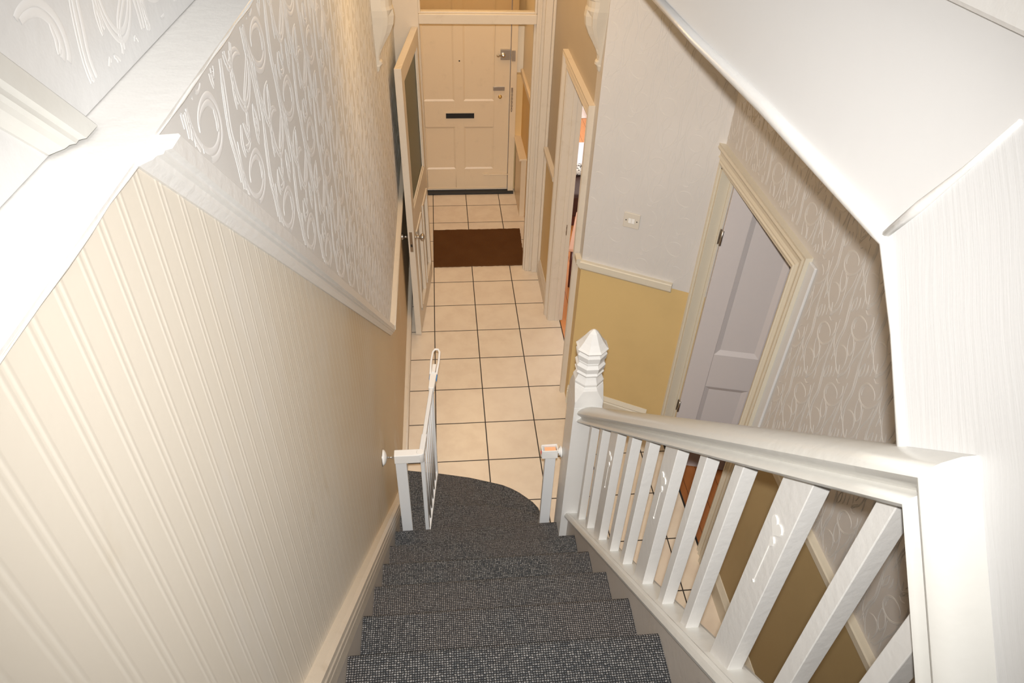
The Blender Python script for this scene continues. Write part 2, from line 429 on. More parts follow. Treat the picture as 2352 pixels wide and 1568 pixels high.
struct(bx.build('trim_7', FRONTDOOR, bevel=.003), 'low cream boxing with a sill beside the front door')
# ceilings and outer shell
struct(MB().box(-.45, 1.0, -4.2, .42, 3.01, 3.06).box(.74, 1.62, -7.7, -2.8, 3.01, 3.06).box(.66,1.62,-4.2,-2.8,3.01,3.06).build('ceiling', CEIL), 'hall ceiling')
struct(MB().box(1.0, 4.0, -2.7, 3.0, 2.9, 2.96).build('ceiling', CEIL), 'front room ceiling')
struct(MB().box(-.6, 1.8, -7.7, -3.9, 5.4, 5.46).build('ceiling', CEIL), 'landing ceiling')
struct(MB().box(-.3, 1.62, -7.76, -7.6, -.05, 3.0).box(-.6,1.8,-9.0,-8.9,3.0,5.4).build('wall_back', PLASTER))
struct(MB().box(-.6, 1.8, -4.25, -4.15, 3.30, 5.4).build('wall_front_landing', PLASTER))

# arch beam over the hall
struct(MB().box(XL, XR, -2.83, -2.66, 2.76, 3.01).build('trim_8', GLOSS, bevel=.01), 'plaster beam across the hall ceiling')

# stairwell side wall (x = .66): plaster above, brushed board beside the stairs
LINE = lambda y: .931 + .945*(-4.501-y)     # top of the string capping
pp = [(-4.0,3.030),(-5.622,3.040),(-5.706,3.178),(-5.78,3.30),(-4.0,3.30)]
struct(MB().px(pp, .66, .74).build('wall_stairwell', PLASTER), 'smooth white plaster edge of the upper floor above the hall')
pb = [(-5.622,3.040),(-5.803,2.852),(-5.93,2.80),(-6.24,2.575),(-6.24,.0),(-7.6,0),(-7.6,3.30),(-5.78,3.30),(-5.70,3.168)]
struct(MB().px(pb, .658, .738).build('wall_right_stairs', BRUSHED), 'brush-marked white board wall at the top of the balustrade')
bd = MB().tube([(.658,-4.0,3.028),(.658,-4.8,3.030),(.658,-5.2,3.034),(.658,-5.605,3.037),(.659,-5.629,3.030),(.659,-5.71,2.945),(.659,-5.81,2.842)], [.012,.0115,.013,.012,.0085,.007,.007], 10)
bd.xf(lambda p_: Vector((p_.x+.0015*math.sin(p_.y*37), p_.y, p_.z+.002*math.sin(p_.y*23+1)+.001*math.sin(p_.y*71))))
struct(bd.build('trim_9', GLOSS), 'rounded white bead along the stairwell edge')
fl = MB().tube([(.657,-5.62,3.035),(.657,-5.66,3.100),(.657,-5.70,3.165),(.657,-5.74,3.235)], [.005,.007,.004,.003], 8)
struct(fl.build('trim_10', GLOSS), 'ragged filled joint between plaster and board')
# landing nosing above
struct(MB().px([(-4.0,3.302),(-7.6,3.302),(-7.6,3.34),(-4.0,3.34)], .645, .76).px([(-4.0,3.34),(-7.6,3.34),(-7.6,3.48),(-4.0,3.48)], .665, .73).build('trim_11', GLOSS, bevel=.006), 'landing edge moulding above the stairwell')
struct(MB().px([(-4.0,3.3),(-7.6,3.3),(-7.6,5.4),(-4.0,5.4)], .76, .86).build('wall_landing', PLASTER), 'landing wall')
# unseen spandrel under the stairs, added to keep light from passing
struct(MB().px([(-4.45,0),(-4.45,LINE(-4.45)-.25),(-6.24,LINE(-6.24)-.25),(-6.24,0)], .657, .675).build('wall_under_stairs_light_block', STRINGP), 'unseen panel added under the stair string to block light')

# ------------------------------------------------------------------ wallpaper relief (scrolled ribbons)
STROKES = [
 ([(-.043,.008),(-.040,.018),(-.028,.027),(-.008,.031),(.017,.028),(.036,.014),(.044,-.004),(.040,-.024),(.022,-.036),(-.004,-.038),(-.032,-.028),(-.055,-.006),(-.068,.022),(-.070,.050),(-.066,.086)], .0050),
 ([(.030,.010),(.034,-.006),(.026,-.020)], .0035),
 ([(.122,.150),(.116,.085),(.110,.049),(.095,-.004),(.084,-.044),(.090,-.087),(.088,-.126),(.080,-.165)], .0042),
 ([(.110,.120),(.106,.049),(.088,.010),(.074,-.044),(.078,-.087),(.078,-.150)], .0026),
 ([(.176,.080),(.158,.030),(.160,-.018),(.180,-.046),(.205,-.050),(.233,-.035),(.256,-.008),(.270,.030)], .0040),
 ([(-.156,.086),(-.188,.078),(-.206,.052),(-.196,.026),(-.172,.040),(-.160,.062),(-.157,.082)], .0035),
 ([(-.072,.040),(-.078,.020),(-.093,.000),(-.121,-.019),(-.150,-.040),(-.160,-.075)], .0036),
 ([(-.070,.024),(-.074,-.007),(-.073,-.049),(-.081,-.100)], .0046),
 ([(-.060,-.010),(-.058,-.050),(-.045,-.085),(-.040,-.12)], .0030),
 ([(-.126,.022),(-.145,.032),(-.170,.033),(-.188,.020),(-.194,-.004),(-.190,-.03)], .0040),
 ([(-.018,.095),(-.008,.072),(.002,.060),(-.002,.078),(-.018,.095)], .0028),
 ([(.020,.100),(.010,.080),(.004,.062)], .0040),
 ([(-.030,.060),(-.014,.052),(.004,.056)], .0032),
 ([(.060,.070),(.052,.050),(.054,.030)], .0040),
 ([(.140,-.060),(.128,-.082),(.132,-.105)], .0040),
 ([(.150,.010),(.142,-.010),(.140,-.034)], .0030),
 ([(-.110,-.060),(-.100,-.085),(-.108,-.112),(-.120,-.090),(-.112,-.062)], .0030),
]
def catmull(P, k=5):
    out = []; Q = [P[0]] + list(P) + [P[-1]]
    for i in range(1, len(Q)-2):
        a, b_, c, d = Q[i-1], Q[i], Q[i+1], Q[i+2]
        for s_ in range(k):
            u_ = s_/k
            out.append(tuple(.5*((2*b_[j]) + (-a[j]+c[j])*u_ + (2*a[j]-5*b_[j]+4*c[j]-d[j])*u_*u_ + (-a[j]+3*b_[j]-3*c[j]+d[j])*u_**3) for j in (0,1)))
    out.append(P[-1]); return out
SM = [(catmull(P, 4), w_) for P, w_ in STROKES]
def relief(name, to3, keep, u0, u1, v0, v1, mat, parent, wk=1.0, hgt=.0016, su=1.0, sv=1.0):
    """to3(u, v, h) gives the 3D point; keep(u, v) says whether the paper is there"""
    m_ = MB(); PU, PV = .34, .31
    i0, i1 = int(math.floor(u0/(PU/2)))-2, int(math.ceil(u1/(PU/2)))+2
    for i in range(i0, i1):
        off = (i % 2)*PV/2
        for j in range(int(math.floor(v0/PV))-2, int(math.ceil(v1/PV))+2):
            cu, cv_ = i*PU/2 + .016, j*PV + off + .006
            if not (u0-.4 < cu < u1+.4 and v0-.4 < cv_ < v1+.4): continue
            for P, wd, side in [(P_, w_, s_) for P_, w_ in SM for s_ in (-1, 1)]:
                pts = [(cu+a*su, cv_+b_*sv) for a, b_ in P]; run = []
                N_ = len(pts)
                tmp = []
                for idx, q in enumerate(pts):
                    a = pts[max(0, idx-1)]; c = pts[min(N_-1, idx+1)]; tx, ty = c[0]-a[0], c[1]-a[1]; L_ = math.hypot(tx, ty) or 1
                    of = side*wd*wk*.62*math.sin(PI*(idx+.8)/(N_+.6)); tmp.append((q[0]-ty/L_*of, q[1]+tx/L_*of))
                pts = tmp
                def flush(run):
                    if len(run) < 2: return
                    vs = []; fs = []
                    for k, (idx, q) in enumerate(run):
                        a = pts[max(0, idx-1)]; c = pts[min(N_-1, idx+1)]
                        tx, ty = c[0]-a[0], c[1]-a[1]; L_ = math.hypot(tx, ty) or 1; nx, ny = -ty/L_, tx/L_
                        ww = .5*wd*wk*(.35 + .65*math.sin(PI*(idx+.6)/(N_+.2))**.6)
                        vs += [to3(q[0]-nx*ww, q[1]-ny*ww, .0001), to3(q[0]-nx*ww*.5, q[1]-ny*ww*.5, hgt), to3(q[0], q[1], hgt*.55), to3(q[0]+nx*ww*.5, q[1]+ny*ww*.5, hgt), to3(q[0]+nx*ww, q[1]+ny*ww, .0001)]
                        if k:
                            b0 = (k-1)*5
                            for s_ in range(4): fs.append((b0+s_, b0+s_+1, b0+s_+6, b0+s_+5))
                    m_.add(vs, fs, True)
                for idx, q in enumerate(pts):
                    if u0 < q[0] < u1 and v0 < q[1] < v1 and keep(*q): run.append((idx, q))
                    else: flush(run); run = []
                flush(run)
    return m_.build(name, mat, parent)
keepL = lambda u_, v_: v_ > DZ0 + .012 + max(0, DSL*(u_-DY0)) + (.02 if u_ < DY0 else 0) and v_ < 3.162
relief('wallpaper_relief', lambda a, b_, h_: (XL+h_, a, b_), keepL, -5.62, -1.25, 1.17, 3.16, RELW, wall_left, 2.05, .0008)
up_ = bpy.data.objects['wall_left_upper']
relief('wallpaper_relief', lambda a, b_, h_: (-.285+h_, a, b_), lambda u_, v_: v_ > 3.19 + max(0, -.965*(u_+5.52)), -6.3, -4.6, 3.185, 4.2, RELW, up_, 2.0, .0006)
wbk = bpy.data.objects['wall_back_hall']
def keepB(u_, v_): return v_ > 1.19 and not (DO0-.17 < u_ < -3.0 and v_ < 2.07)
relief('wallpaper_relief', lambda a, b_, h_: (XB-h_, a, b_), keepB, -6.4, -3.14, 1.19, 2.95, RELS, wbk, .8, .0014, .9, 1.25)
wsw = bpy.data.objects['wall_back_angled']
LW = (B-A).length
relief('wallpaper_relief', lambda a, b_, h_: tuple(A + D*a + N*h_ + Vector((0,0,b_))), lambda a, b_: b_ > 1.19 and not (.20 < a < .36 and 1.42 < b_ < 1.60), .01, LW-.02, 1.19, 2.9, RELS, wsw, .6, .0009, .9, 1.25)

# dado rails and skirtings right side
rail_sweep('trim_12', [A + N*.0 + D*.0 + Vector((0,0,1.145)), A + D*.555 + Vector((0,0,1.145))], tuple(N), BACKTRIM, 'dado rail across the angled wall')
rail_sweep('trim_13', [(XR, -2.755, 1.145), (XR, -2.826, 1.145)], (-1,0,0), BACKTRIM, 'short return of dado rail at the corner')
rail_sweep('trim_14', [(XR, -1.25, 1.145), (XR, -1.76, 1.145)], (-1,0,0), JOINERY, 'dado rail between the partition and the front room doorway')
rail_sweep('trim_15', [(XB, -4.26, 1.145), (XB, -7.4, 1.145)], (-1,0,0), BACKTRIM, 'dado rail along the back hall wall')
def skirt(name, p, q, out, mat, label, h=.155):
    p, q, out = Vector(p), Vector(q), Vector(out).normalized()
    prof = [(0,0),(.020,0),(.020,h-.045),(.014,h-.036),(.018,h-.028),(.010,h-.012),(.004,h),(0,h)]
    struct(MB().prism([p + out*a + Vector((0,0,b_)) for a, b_ in prof], q-p).build(name, mat), label)
skirt('baseboard_right', (XR,-1.25,0), (XR,-1.775,0), (-1,0,0), JOINERY, 'skirting board between partition and doorway')
skirt('baseboard_angled', A, A+D*.56, N, BACKTRIM, 'skirting board under the angled wall')
skirt('baseboard_back', (XB,-4.26,0), (XB,-7.4,0), (-1,0,0), BACKTRIM, 'skirting board of the back hall wall')

# architraves
def arch_profile(w_=.11, d_=.022):   # (across from opening, out)
    return [(0,0),(0,d_*.6),(.012,d_*.75),(.018,d_*.55),(.026,d_*.55),(.034,d_*.9),(.046,d_*.65),(w_*.62,d_*.7),(w_*.70,d_*1.15),(w_*.80,d_*1.35),(w_*.9,d_*1.2),(w_,d_*1.25),(w_,0)]
def frame_arch(name, X, ya, yb, zt, mat, label, out=-1, prof=None, legs=(1,1), z0=0.0):
    """architrave on plane x=X around an opening ya<y<yb, top zt; swept as one mitred moulding"""
    prof = prof or arch_profile(); m_ = MB(); rings = []
    pts = []
    if legs[0]: pts.append((ya, z0, (-1, 0)))
    pts.append((ya, zt, (-1, 1))); pts.append((yb, zt, (1, 1)))
    if legs[1]: pts.append((yb, z0, (1, 0)))
    for y, z, (sy, sz) in pts:
        rings.append([(X + out*b_, y + sy*a, z + sz*a) for a, b_ in prof])
    k_ = len(prof); vs = [x for r in rings for x in r]; fs = []
    for i in range(len(pts)-1):
        for k in range(k_): fs.append((i*k_+k, i*k_+(k+1) % k_, (i+1)*k_+(k+1) % k_, (i+1)*k_+k))
    m_.add(vs, fs); m_.add(rings[0], [tuple(range(k_))]); m_.add(rings[-1], [tuple(reversed(range(k_)))])
    return struct(m_.build(name, mat), label)
# front room doorway: lining + architrave
d4 = MB().box(XR-.01, 1.02, -1.905, -1.888, 0, 1.985).box(XR-.01, 1.02, -2.657, -2.64, 0, 1.985).box(XR-.01,1.02,-2.657,-1.888,1.97,1.99)
d4.box(.955, .985, -1.912, -1.905, 0, 1.97)
fr_ = struct(d4.build('door_3', JOINERY, bevel=.002), 'chipped cream lining of the front room doorway')
tag(MB().box(.972,.992,-1.9085,-1.9045,.79,.875).build('strike_plate', SATIN, fr_), 'worn metal strike plate')
MB().box(.977,.987,-1.9095,-1.9075,.80,.825).box(.977,.987,-1.9095,-1.9075,.845,.862).build('latch_hole', DARKM, fr_)
MB().lathe((.972,-1.9068,1.12), [(-.002,.006),(.0,.006)], 10, 'y').build('screw_hole', DARKM, fr_)
frame_arch('trim_16', XR, -2.645, -1.90, 1.985, JOINERY, 'moulded architrave of the front room doorway', prof=[(a, b_*(1.35)) for a, b_ in arch_profile(.095,.02)])
# back door lining, architrave, leaf
fb = MB().box(XB-.005, XB+.105, DO1-.018, DO1, -.25, DOH).box(XB-.005, XB+.105, DO0, DO0+.018, -.25, DOH).box(XB-.005,XB+.105,DO0,DO1,DOH-.018,DOH)
fb.box(XB+.05, XB+.065, DO1-.030, DO1-.018, -.25, DOH).box(XB+.05, XB+.065, DO0+.018, DO0+.03, -.25, DOH)
fr2 = struct(fb.build('door_4', BACKTRIM, bevel=.002), 'magnolia lining of the back hall doorway')
frame_arch('trim_17', XB, DO0, DO1, DOH, BACKTRIM, 'moulded magnolia architrave of the back hall doorway', prof=arch_profile(.105,.024))
struct(MB().box(XB-.012, XB+.0, DO0-.155, DO0-.104, 0, 2.03).build('trim_18', PLASTER, bevel=.003), 'plain filled strip beside the back door architrave')
def panel_door(name, L, z0, z1, th, stile, rails, mids, mat, label, moulding=.012, depth=.012):
    """leaf in local space: x 0..L, y 0..-th (front at y=-th side), panels recessed. rails: list of (z0,z1) panel openings, mids: columns [(x0,x1)]"""
    root = empty(name)
    cols_ = mids; zs = sorted(rails)
    m_ = MB(); m_.box(0, L, -th+depth, -depth, z0, z1)
    def face(ya, yb):
        xs = sorted(set([0, L] + [c for cc in cols_ for c in cc]))
        # stiles (full height strips between columns) and rails
        prev = 0
        for c0, c1 in cols_ + [(L, L)]:
            if c0 > prev: m_.box(prev, c0, ya, yb, z0, z1)
            prev = c1
        for c0, c1 in cols_:
            pz = z0
            for a, b_ in zs:
                m_.box(c0, c1, ya, yb, pz, a); pz = b_
            m_.box(c0, c1, ya, yb, pz, z1)
    face(-th, -th+depth); face(-depth, 0)
    o = m_.build('door_leaf', mat, root, bevel=.0015)
    mo = MB()
    for c0, c1 in cols_:
        for a, b_ in zs:
            for yy, s_ in ((-th, 1), (0, -1)):
                k = moulding; e = depth*.95*s_
                o1 = [(c0,a),(c1,a),(c1,b_),(c0,b_)]; i1 = [(c0+k,a+k),(c1-k,a+k),(c1-k,b_-k),(c0+k,b_-k)]
                vs = [(x, yy-.0015*s_, z) for x, z in o1] + [(x, yy+e, z) for x, z in i1]
                mo.add(vs, [(i, (i+1) % 4, 4+(i+1) % 4, 4+i) for i in range(4)])
    mo.build('panel_moulding', mat, root)
    return root
bdl = panel_door('back_hall_door', .86, -.24, 1.90, .04, .1, [(-.05,.50),(.76,1.78)], [(.125,.385),(.475,.735)], BACKDOOR, '', .03, .014)
bdl.location = (1.572, -3.222, 0); bdl.rotation_euler = (0, 0, math.radians(-14))
bdl.location += Vector((0, .038, 0))
struct(bdl, 'open pinkish-white panelled door of the back hall'); bdl.name = 'door_5'
for z in (1.55, .30):
    MB().tube([(1.562,-3.222,z-.045),(1.562,-3.222,z+.045)], .007, 8).box(1.552,1.562,-3.207,-3.2035,z-.045,z+.045).build('hinge', SATIN, bpy.data.objects['door_4'])

# vestibule partition: posts, transom, fanlight
pt = MB().box(XL, -.025, -1.19, -1.11, 0, 3.01).box(.79, XR, -1.19, -1.11, 0, 3.01).box(-.025, .79, -1.19, -1.11, 2.05, 2.115)
pt.box(.775, .80, -1.165, -1.125, 0, 2.06)          # door stop on the right post
pt.box(.845, .895, -1.215, -1.19, 0, 3.0).box(.895, XR, -1.235, -1.19, 0, 3.0).box(.81,.825,-1.198,-1.19,0,3.0)
pt.box(-.025,.79,-1.19,-1.11,2.60,3.01)
part = struct(pt.build('wall_partition', JOINERY, bevel=.004), 'cream timber partition between hall and vestibule')
win = struct(MB().box(-.0252,-.01,-1.175,-1.125,2.1152,2.60).box(.775,.7902,-1.175,-1.125,2.1152,2.60).box(-.01,.775,-1.174,-1.126,2.1152,2.128).box(-.01,.775,-1.174,-1.126,2.585,2.60).build('window_1', JOINERY, bevel=.002), 'fanlight over the vestibule door')
MB().box(-.01,.775,-1.152,-1.148,2.128,2.585).build('window_pane', CLEAR, win)

# glazed vestibule door, standing open towards the stairs
LL = .846
gd = empty('door_2')
struct(gd, 'open cream vestibule door with dark obscured glass above and panels below')
th = .044; z0, z1 = .008, 2.035
sm = MB()
sm.box(0, .095, -th, 0, z0, z1).box(LL-.095, LL, -th, 0, z0, z1).box(.095, LL-.095, -th, 0, z1-.105, z1)
sm.box(.095, LL-.095, -th, 0, .87, 1.05).box(.095, LL-.095, -th, 0, z0, .17).box(LL/2-.045, LL/2+.045, -th, 0, .17, .87)
sm.build('door_frame', JOINERY, gd, bevel=.002)
MB().box(.095, LL-.095, -.026, -.018, .17, .87).build('door_panel', JOINERY, gd)
MB().box(.090, LL-.090, -.026, -.019, 1.045, z1-.10).build('glass_pane', GLASS, gd)
bead = MB()
def framebead(m_, x0, x1, za, zb, y, s_, k=.016, h_=.012):
    for (a, b_, c, d) in ((x0,x1,za,za+k),(x0,x1,zb-k,zb),(x0,x0+k,za,zb),(x1-k,x1,za,zb)):
        m_.box(a, b_, y, y+s_*h_, c, d)
for s_, y in ((1, -.044+.006), (-1, -.006)):
    framebead(bead, .095, LL-.095, 1.05, z1-.105, y, s_)
    for xa, xb in ((.095, LL/2-.045), (LL/2+.045, LL-.095)):
        framebead(bead, xa, xb, .17, .87, y - s_*.016, s_, .028, .026)
bead.build('glazing_bead', JOINERY, gd, bevel=.003)
kn = MB()
for s_, y in ((-1, 0), (1, -th)):     # knobs on both faces; s_ = outward sign is -s_
    o_ = -s_
    kn.lathe((LL-.062, y, .845), [(0, .024), (o_*.006, .024), (o_*.010, .012), (o_*.030, .010), (o_*.036, .020), (o_*.046, .027), (o_*.058, .025), (o_*.064, .012), (o_*.066, 1e-6)], 20, 'y')
kn.build('door_knob', SATIN, gd)
MB().box(LL-.002, LL+.0015, -.032, -.012, .76, .92).build('lock_plate', SATIN, gd)
MB().box(LL+.001, LL+.0022, -.028, -.016, .80, .822).build('keyhole', DARKM, gd)
gd.location = (-.015, -1.195, 0)
ang = math.atan2(-.848, -.089)
gd.rotation_mode = 'XYZ'
gd.matrix_world = Matrix.Translation((-.013, -1.197, 0)) @ Matrix.Rotation(math.radians(-.55), 4, 'Y') @ Matrix.Rotation(ang, 4, 'Z')

# front door
FD = .300
fd = panel_door('front_door', .95, .028, 2.0, .045, .14, [(.25,.69),(.945,1.86)], [(.14,.43),(.515,.805)], FRONTDOOR, '', .016, .006)
fd.name = 'door_1'; struct(fd, 'cream four panel front door with black letterbox')
fd.location = (-.19, FD+.045, 0)
fo = lambda m_, nm, mat, lb=None: tag(m_.build(nm, mat, fd, bevel=.0008), lb)
X0 = -.19
def L_(x): return x - X0
Yf = -.045
fo(MB().box(L_(.135), L_(.442), Yf-.006, Yf, .768, .843), 'letterbox_frame', FRONTDOOR)
fo(MB().box(L_(.155), L_(.425), Yf-.012, Yf-.005, .780, .828), 'letterbox_flap', BRUSH, 'black draught brush of the letterbox')
fo(MB().box(L_(.668), L_(.755), Yf-.028, Yf, 1.335, 1.425), 'night_latch', SATIN, 'grey metal night latch')
k2 = MB().lathe((L_(.690), Yf-.028, 1.378), [(0,.022),(-.010,.022),(-.016,.014),(-.026,.016),(-.030,1e-6)], 16, 'y').lathe((L_(.645), Yf-.018, 1.372), [(0,.014),(-.016,.014),(-.022,1e-6)], 14, 'y')
k2.box(L_(.645), L_(.690), Yf-.034, Yf-.026, 1.366, 1.384)
fo(k2, 'latch_knob', CHROME)
fo(MB().box(L_(.605), L_(.712), Yf-.012, Yf, 1.046, 1.082), 'chain_track', SATIN)
fo(MB().lathe((L_(.672), Yf, 0.985), [(0,.018),(-.006,.018),(-.010,.008),(-.016,.013),(-.024,.010),(-.026,1e-6)], 16, 'y'), 'brass_knob', BRASS, 'small brass knob')
fo(MB().lathe((L_(.292), Yf, 1.317), [(0,.007),(-.002,.007),(-.003,1e-6)], 12, 'y'), 'peephole', DARKM)
bo = MB().box(L_(.505), L_(.755), Yf-.006, Yf, .178, .202).tube([(L_(.52), Yf-.012, .190), (L_(.78), Yf-.012, .190)], .006, 8).box(L_(.56), L_(.575), Yf-.018, Yf, .180, .200)
fo(bo, 'door_bolt', FRONTDOOR, 'painted sliding bolt')
fo(MB().box(L_(-.185), L_(.757), Yf-.010, Yf, .026, .045), 'weather_bar', FRONTDOOR)
# frame round the front door
ff = MB().box(.765, .822, .262, .34, 0, 2.02).box(-.2, -.19, .262, .34, 0, 2.02)
ff.box(-.2, .822, .262, .34, 2.005, 2.07)
fdf = struct(ff.build('trim_19', FRONTDOOR, bevel=.003), 'cream frame of the front door')
MB().box(.768, .800, .236, .262, 1.335, 1.425).build('latch_keep', SATIN, fdf)
ch = MB(); ch.box(.772, .788, .252, .262, 1.04, 1.085)
for i in range(10):
    z = 1.035 - i*.0175
    pts = [(.780 + (.0065*math.cos(a) if i % 2 else .002*math.cos(a)), .254 + (0 if i % 2 else .0065*math.cos(a)), z + .012*math.sin(a)) for a in [2*PI*k/12 for k in range(13)]]
    ch.tube(pts, .0026, 6, caps=False)
ch.sphere((.780,.256,.862), .007, 8)
ch.build('door_chain', SATIN, fdf)
struct(MB().box(-.2, .822, .225, .300, 0, .020).build('trim_20', BLACK, bevel=.003), 'black threshold strip under the front door')

# ------------------------------------------------------------------ corbels
def corbel(name, side, wx, yc, label):
    root_loc = Vector((wx, yc, 0)); m_ = MB()
    prof = [(2.262,.006),(2.270,.014),(2.285,.018),(2.292,.022),(2.300,.030),(2.312,.028),(2.322,.020),(2.345,.022),(2.375,.034),(2.41,.055),(2.45,.080),(2.49,.098),(2.53,.104),(2.56,.100),(2.575,.094),(2.605,.094),(2.612,.102),(2.625,.102),(2.632,.112),(2.648,.112),(2.66,.122),(2.76,.122)]
    rings = []
    for z, p_ in prof:
        hw = .022 + .050*min(1, max(0, (z-2.30)/.25)); 
        if z < 2.30: hw = .012 + (z-2.262)*.35
        ring = []
        K = 12
        pts = [(0,-hw),(.50*p_,-hw)]
        gd_ = .016*min(1, (z-2.33)/.06) if 2.33 < z < 2.56 else 0
        for k, dd in ((.14,0),(.26,gd_),(.38,0),(.50,0),(.62,0),(.74,gd_),(.86,0)):
            a = k*PI
            pts.append((.50*p_ + (.50*p_)*math.sin(a) - dd, -hw*math.cos(a)))
        pts += [(.50*p_,hw),(0,hw)]
        rings.append([(wx + side*px_, yc + py_, z) for px_, py_ in pts])
    k_ = len(rings[0])
    vs = [q for r in rings for q in r]; fs = []
    for i in range(len(rings)-1):
        for k in range(k_): fs.append((i*k_+k, i*k_+(k+1) % k_, (i+1)*k_+(k+1) % k_, (i+1)*k_+k))
    m_.add(vs, fs); m_.add(rings[0], [tuple(range(k_))]); m_.add(rings[-1], [tuple(reversed(range(k_)))])
    o = m_.build(name, CORBELP, bevel=.001)
    return tag(o, label, 'corbel', 'plaster corbels under the hall arch')
corbel('corbel', 1, XL, -2.745, 'white fluted plaster corbel on the left wall above the glazed door')
corbel('corbel', -1, XR, -2.745, 'white fluted plaster corbel on the right above the front room doorway')

# ------------------------------------------------------------------ stairs
NY0, NZ0, GO, RI = -4.295, .647, .2298, .2169
XS1 = .624
def carpet_path():
    pts = []; over = .022; r = .016
    k1 = 12
    for k in range(k1, -1, -1):
        yn = NY0 - k*GO; z = NZ0 + k*RI
        pts.append((yn - GO + over*.0 + .0, z))            # back of tread (at riser above)
        for a in range(0, 7):
            th_ = PI/2 - a*PI/6
            pts.append((yn - r + r*math.cos(th_), z - r + r*math.sin(th_)))
        pts.append((yn - over, z - r*2.4))
        pts.append((yn - over, z - RI + .0))
    return pts
cp = carpet_path()
# remove duplicates that sit in the riser
path = []
for q in cp:
    if path and abs(path[-1][0]-q[0]) < 1e-5 and abs(path[-1][1]-q[1]) < 1e-5: continue
    path.append(q)
st = empty('staircase', (0.2, -4.3, 0)); tag(st, 'straight flight of timber stairs beneath the grey carpet', 'staircase')
def to_local(o, root):
    o.parent = root; o.matrix_parent_inverse = Matrix.Translation(root.location).inverted(); return o
# timber carcase under the carpet
body = [(y, z-.008) for y, z in path] + [(-4.40, 0.0), (-7.40, 0.0), (-7.40, path[0][1]-.008)]
body = [(path[0][0], path[0][1]-.008)] + [(y-.004, z-.008) for y, z in path[1:]] + [(-4.40,-.0), (-7.20, -.0)]
to_local(MB().px(body, XL+.024, XS1-.002).build('tread', STRINGP), st)
# curved bottom steps as carcase
def curve_step(pts, z0, z1, inset=0.0):
    return MB().pz(pts, z0, z1)
stepA = [(-.176,-4.31),(-.176,-3.560),(.036,-3.600),(.20,-3.640),(.318,-3.681),(.39,-3.708),(.435,-3.734),(.48,-3.768),(.517,-3.805),(.552,-3.842),(.578,-3.885),(.590,-3.94),(.592,-4.0),(.592,-4.24),(.592,-4.31)]
stepB = [(-.176,-4.31),(-.176,-3.975),(-.05,-3.982),(.045,-3.988),(.17,-3.995),(.293,-4.007),(.379,-4.032),(.465,-4.060),(.539,-4.092),(.575,-4.125),(.586,-4.17),(.588,-4.31)]
car = MB(); ins = lambda P, d: [(x if x < -.1 else x-d, y if y < -4.2 else y-d) for x, y in P]
to_local(MB().pz(ins(stepA,.01), 0, .205).build('tread', STRINGP), st)
to_local(MB().pz(ins(stepB,.01), .19, .422).build('tread', STRINGP), st)
# outer string with capping
sb = MB().px([(-4.36,LINE(-4.36)-.012),(-6.24,LINE(-6.24)-.012),(-6.24,LINE(-6.24)-.42),(-4.36,LINE(-4.36)-.42)], XS1, .655)
to_local(sb.build('string_board', STRINGP), st)
# carpet (one fitted runner with real nosings, curved bottom steps wrapped)
cm = MB(); arc = [0.0]
for i in range(1, len(path)): arc.append(arc[-1] + math.dist(path[i], path[i-1]))
NXC = 6; vs = []; uvs = []
for (y, z), s_ in zip(path, arc):
    for k in range(NXC+1):
        x = XL+.023 + (XS1-.001 - (XL+.023))*k/NXC
        vs.append((x, y, z)); uvs.append((x, -s_))
fs = []
for i in range(len(path)-1):
    for k in range(NXC):
        a = i*(NXC+1)+k; fs.append((a, a+1, a+NXC+2, a+NXC+1))
cm.add(vs, fs, True)
def carpet_step(P, z0, z1, over=.016):
    """top face, rounded edge and riser of a shaped step"""
    global uvs
    edge = P[1:-1] if P is stepA else P[1:-1]
    n0 = len(cm.v)
    # arc length along the edge
    al = [0]
    for i in range(1, len(edge)): al.append(al[-1] + math.dist(edge[i], edge[i-1]))
    def nrm(i):
        a = edge[max(0, i-1)]; c = edge[min(len(edge)-1, i+1)]; tx, ty = c[0]-a[0], c[1]-a[1]; L = math.hypot(tx, ty); return (-ty/L, tx/L)
    r = .014; rows = []
    for a in range(0, 6):
        th_ = PI/2*(1-a/5*1.7); rows.append((-r + r*math.cos(th_), z1 - r + r*math.sin(th_), r*(PI/2-th_)))
    rows.append((-.018, z1-r*2.2, r*3.2)); rows.append((-.018, z0, r*3.2 + (z1-z0)))
    for off, z, dv in rows:
        for i, q in enumerate(edge):
            nx, ny = nrm(i)
            if ny < 0 and nx < .2: nx, ny = -nx, -ny
            cm.v.append((q[0]+nx*off, q[1]+ny*off, z)); uvs.append((al[i], -dv))
    m_ = len(edge)
    for j in range(len(rows)-1):
        for i in range(m_-1):
            a = n0 + j*m_ + i; cm.f.append((a, a+1, a+m_+1, a+m_)); cm.sm.append(True)
    # top: fan strips to the back line y=-4.31
    n1 = len(cm.v)
    for i, q in enumerate(edge):
        nx, ny = nrm(i)
        if ny < 0 and nx < .2: nx, ny = -nx, -ny
        fx, fy = q[0]+nx*rows[0][0], q[1]+ny*rows[0][0]
        cm.v.append((fx, fy, z1)); uvs.append((fx, fy)); cm.v.append((fx, -4.318, z1)); uvs.append((fx, -4.318))
    for i in range(m_-1):
        a = n1+2*i; cm.f.append((a, a+1, a+3, a+2)); cm.sm.append(True)
carpet_step(stepA, 0.0, .217); carpet_step(stepB, .217, .434)
carpet = cm.build('stair_carpet', CARPET, uvfn=lambda p_, i: uvs[i])
tag(carpet, 'dark grey woven loop carpet fitted over every stair', 'carpet')

